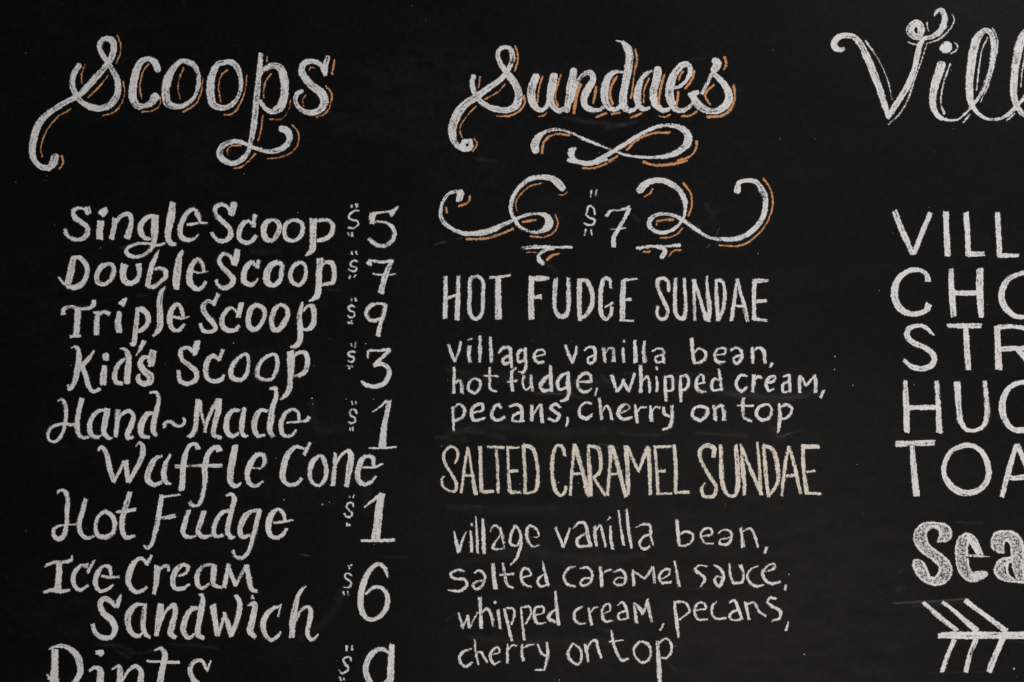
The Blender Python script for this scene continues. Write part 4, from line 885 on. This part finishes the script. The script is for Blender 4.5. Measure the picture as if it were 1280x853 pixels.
for ln in INK.strip().splitlines():
    ln = ln.strip()
    if not ln: continue
    if ln[0] == '=':
        kind, label, colour = ln[1:].strip().split('|')
        line = None; colour = colour.strip(); pend = (kind, label)
    elif ln[0] == '@' :
        A = tuple(float(z) for z in ln[1:].split())
    else:
        head, rest = ln.split(' ', 1)
        st = parse(rest)
        if line is None:
            s0 = np.vstack([s for _, s in st]); org = P(float(s0[:, 0].mean()), float(s0[:, 1].max()))
            line = empty({'heading': 'chalk_heading', 'menu_line': 'chalk_line', 'price': 'chalk_price', 'flourish': 'chalk_flourish', 'smudge': 'wiped_chalk'}[pend[0]],
                         (org[0], 0, org[1]), root, pend[1])
        FAINT[0] = -0.13 if 'under the cream' in pend[1] or 'on the bottom line' in pend[1] else 0.0
        SOFT[0] = pend[0] in ('heading',) or (pend[0] == 'flourish' and head not in ('shaft', 'barb'))
        if head == 'O' and pend[0] in ('heading', 'flourish'):
            ink_object('shadow_stroke', st, M['o'], line, org)
        elif head == 'S_':
            ink_object('outline_stroke', st, M['w'], line, org)
        elif head in KIND:
            nm, lb = KIND[head]
            ink_object(nm, st, M['d' if head == 'smudge' else colour], line, org, lb)
        elif len(head) <= 2 and head.isdigit():
            ink_object('digit', st, M[colour], line, org, 'digit ' + head)
        else:
            lb = ('capital letter ' if head.isupper() else 'letter ') + head if len(head) == 1 else 'joined double f'
            ink_object('letter', st, M[colour], line, org, lb)

# ------------------------------------------------------------ stray chalk dust
dv, df, da = [], [], []
def speck(x, y, r, k):
    n = 6; b = len(dv); a0 = random.random()*6.28; X, Z = P(x, y)
    for i in range(n):
        q = r*random.uniform(.6, 1.2)*S; a = a0+i*2*math.pi/n
        dv.append((X+math.cos(a)*q*random.uniform(.7, 1.3), -0.0012, Z+math.sin(a)*q)); da.append(k)
    df.append(tuple(range(b, b+n)))
for x, y, r in ((88.5, 457, 1.1), (126, 310, .8), (292, 429, 1), (698, 603, 1.2), (723, 604, 1), (457, 430, 1.1), (390, 498, 1), (391, 505, 1), (467, 499, 1.1), (699, 850, 1), (986, 718, 1.1), (1005, 818, 1.2), (1267, 836, 1.8), (1043, 446, 1.2), (1066, 482, 1.1), (1142, 481, 1), (1099, 363, .9), (355, 625, 1.2), (403, 631, 1.3), (412, 628, .9), (650, 605, .9), (552, 558, 1.0), (844, 808, 1), (1043, 462, 1), (433, 499, 1), (393, 457, .8)):
    speck(x, y, r*0.8, 0.5)
for i in range(350):
    speck(random.uniform(-150, 1450), random.uniform(-120, 980), random.uniform(.25, .6), random.uniform(0.1, 0.34))
me = bpy.data.meshes.new('chalk_dust'); me.from_pydata(dv, [], df)
at = me.attributes.new('chalk', 'FLOAT', 'POINT'); at.data.foreach_set('value', da)
me.materials.append(M['w']); me.update()
o = bpy.data.objects.new('chalk_dust', me); col.objects.link(o); o.parent = root; o['kind'] = 'stuff'
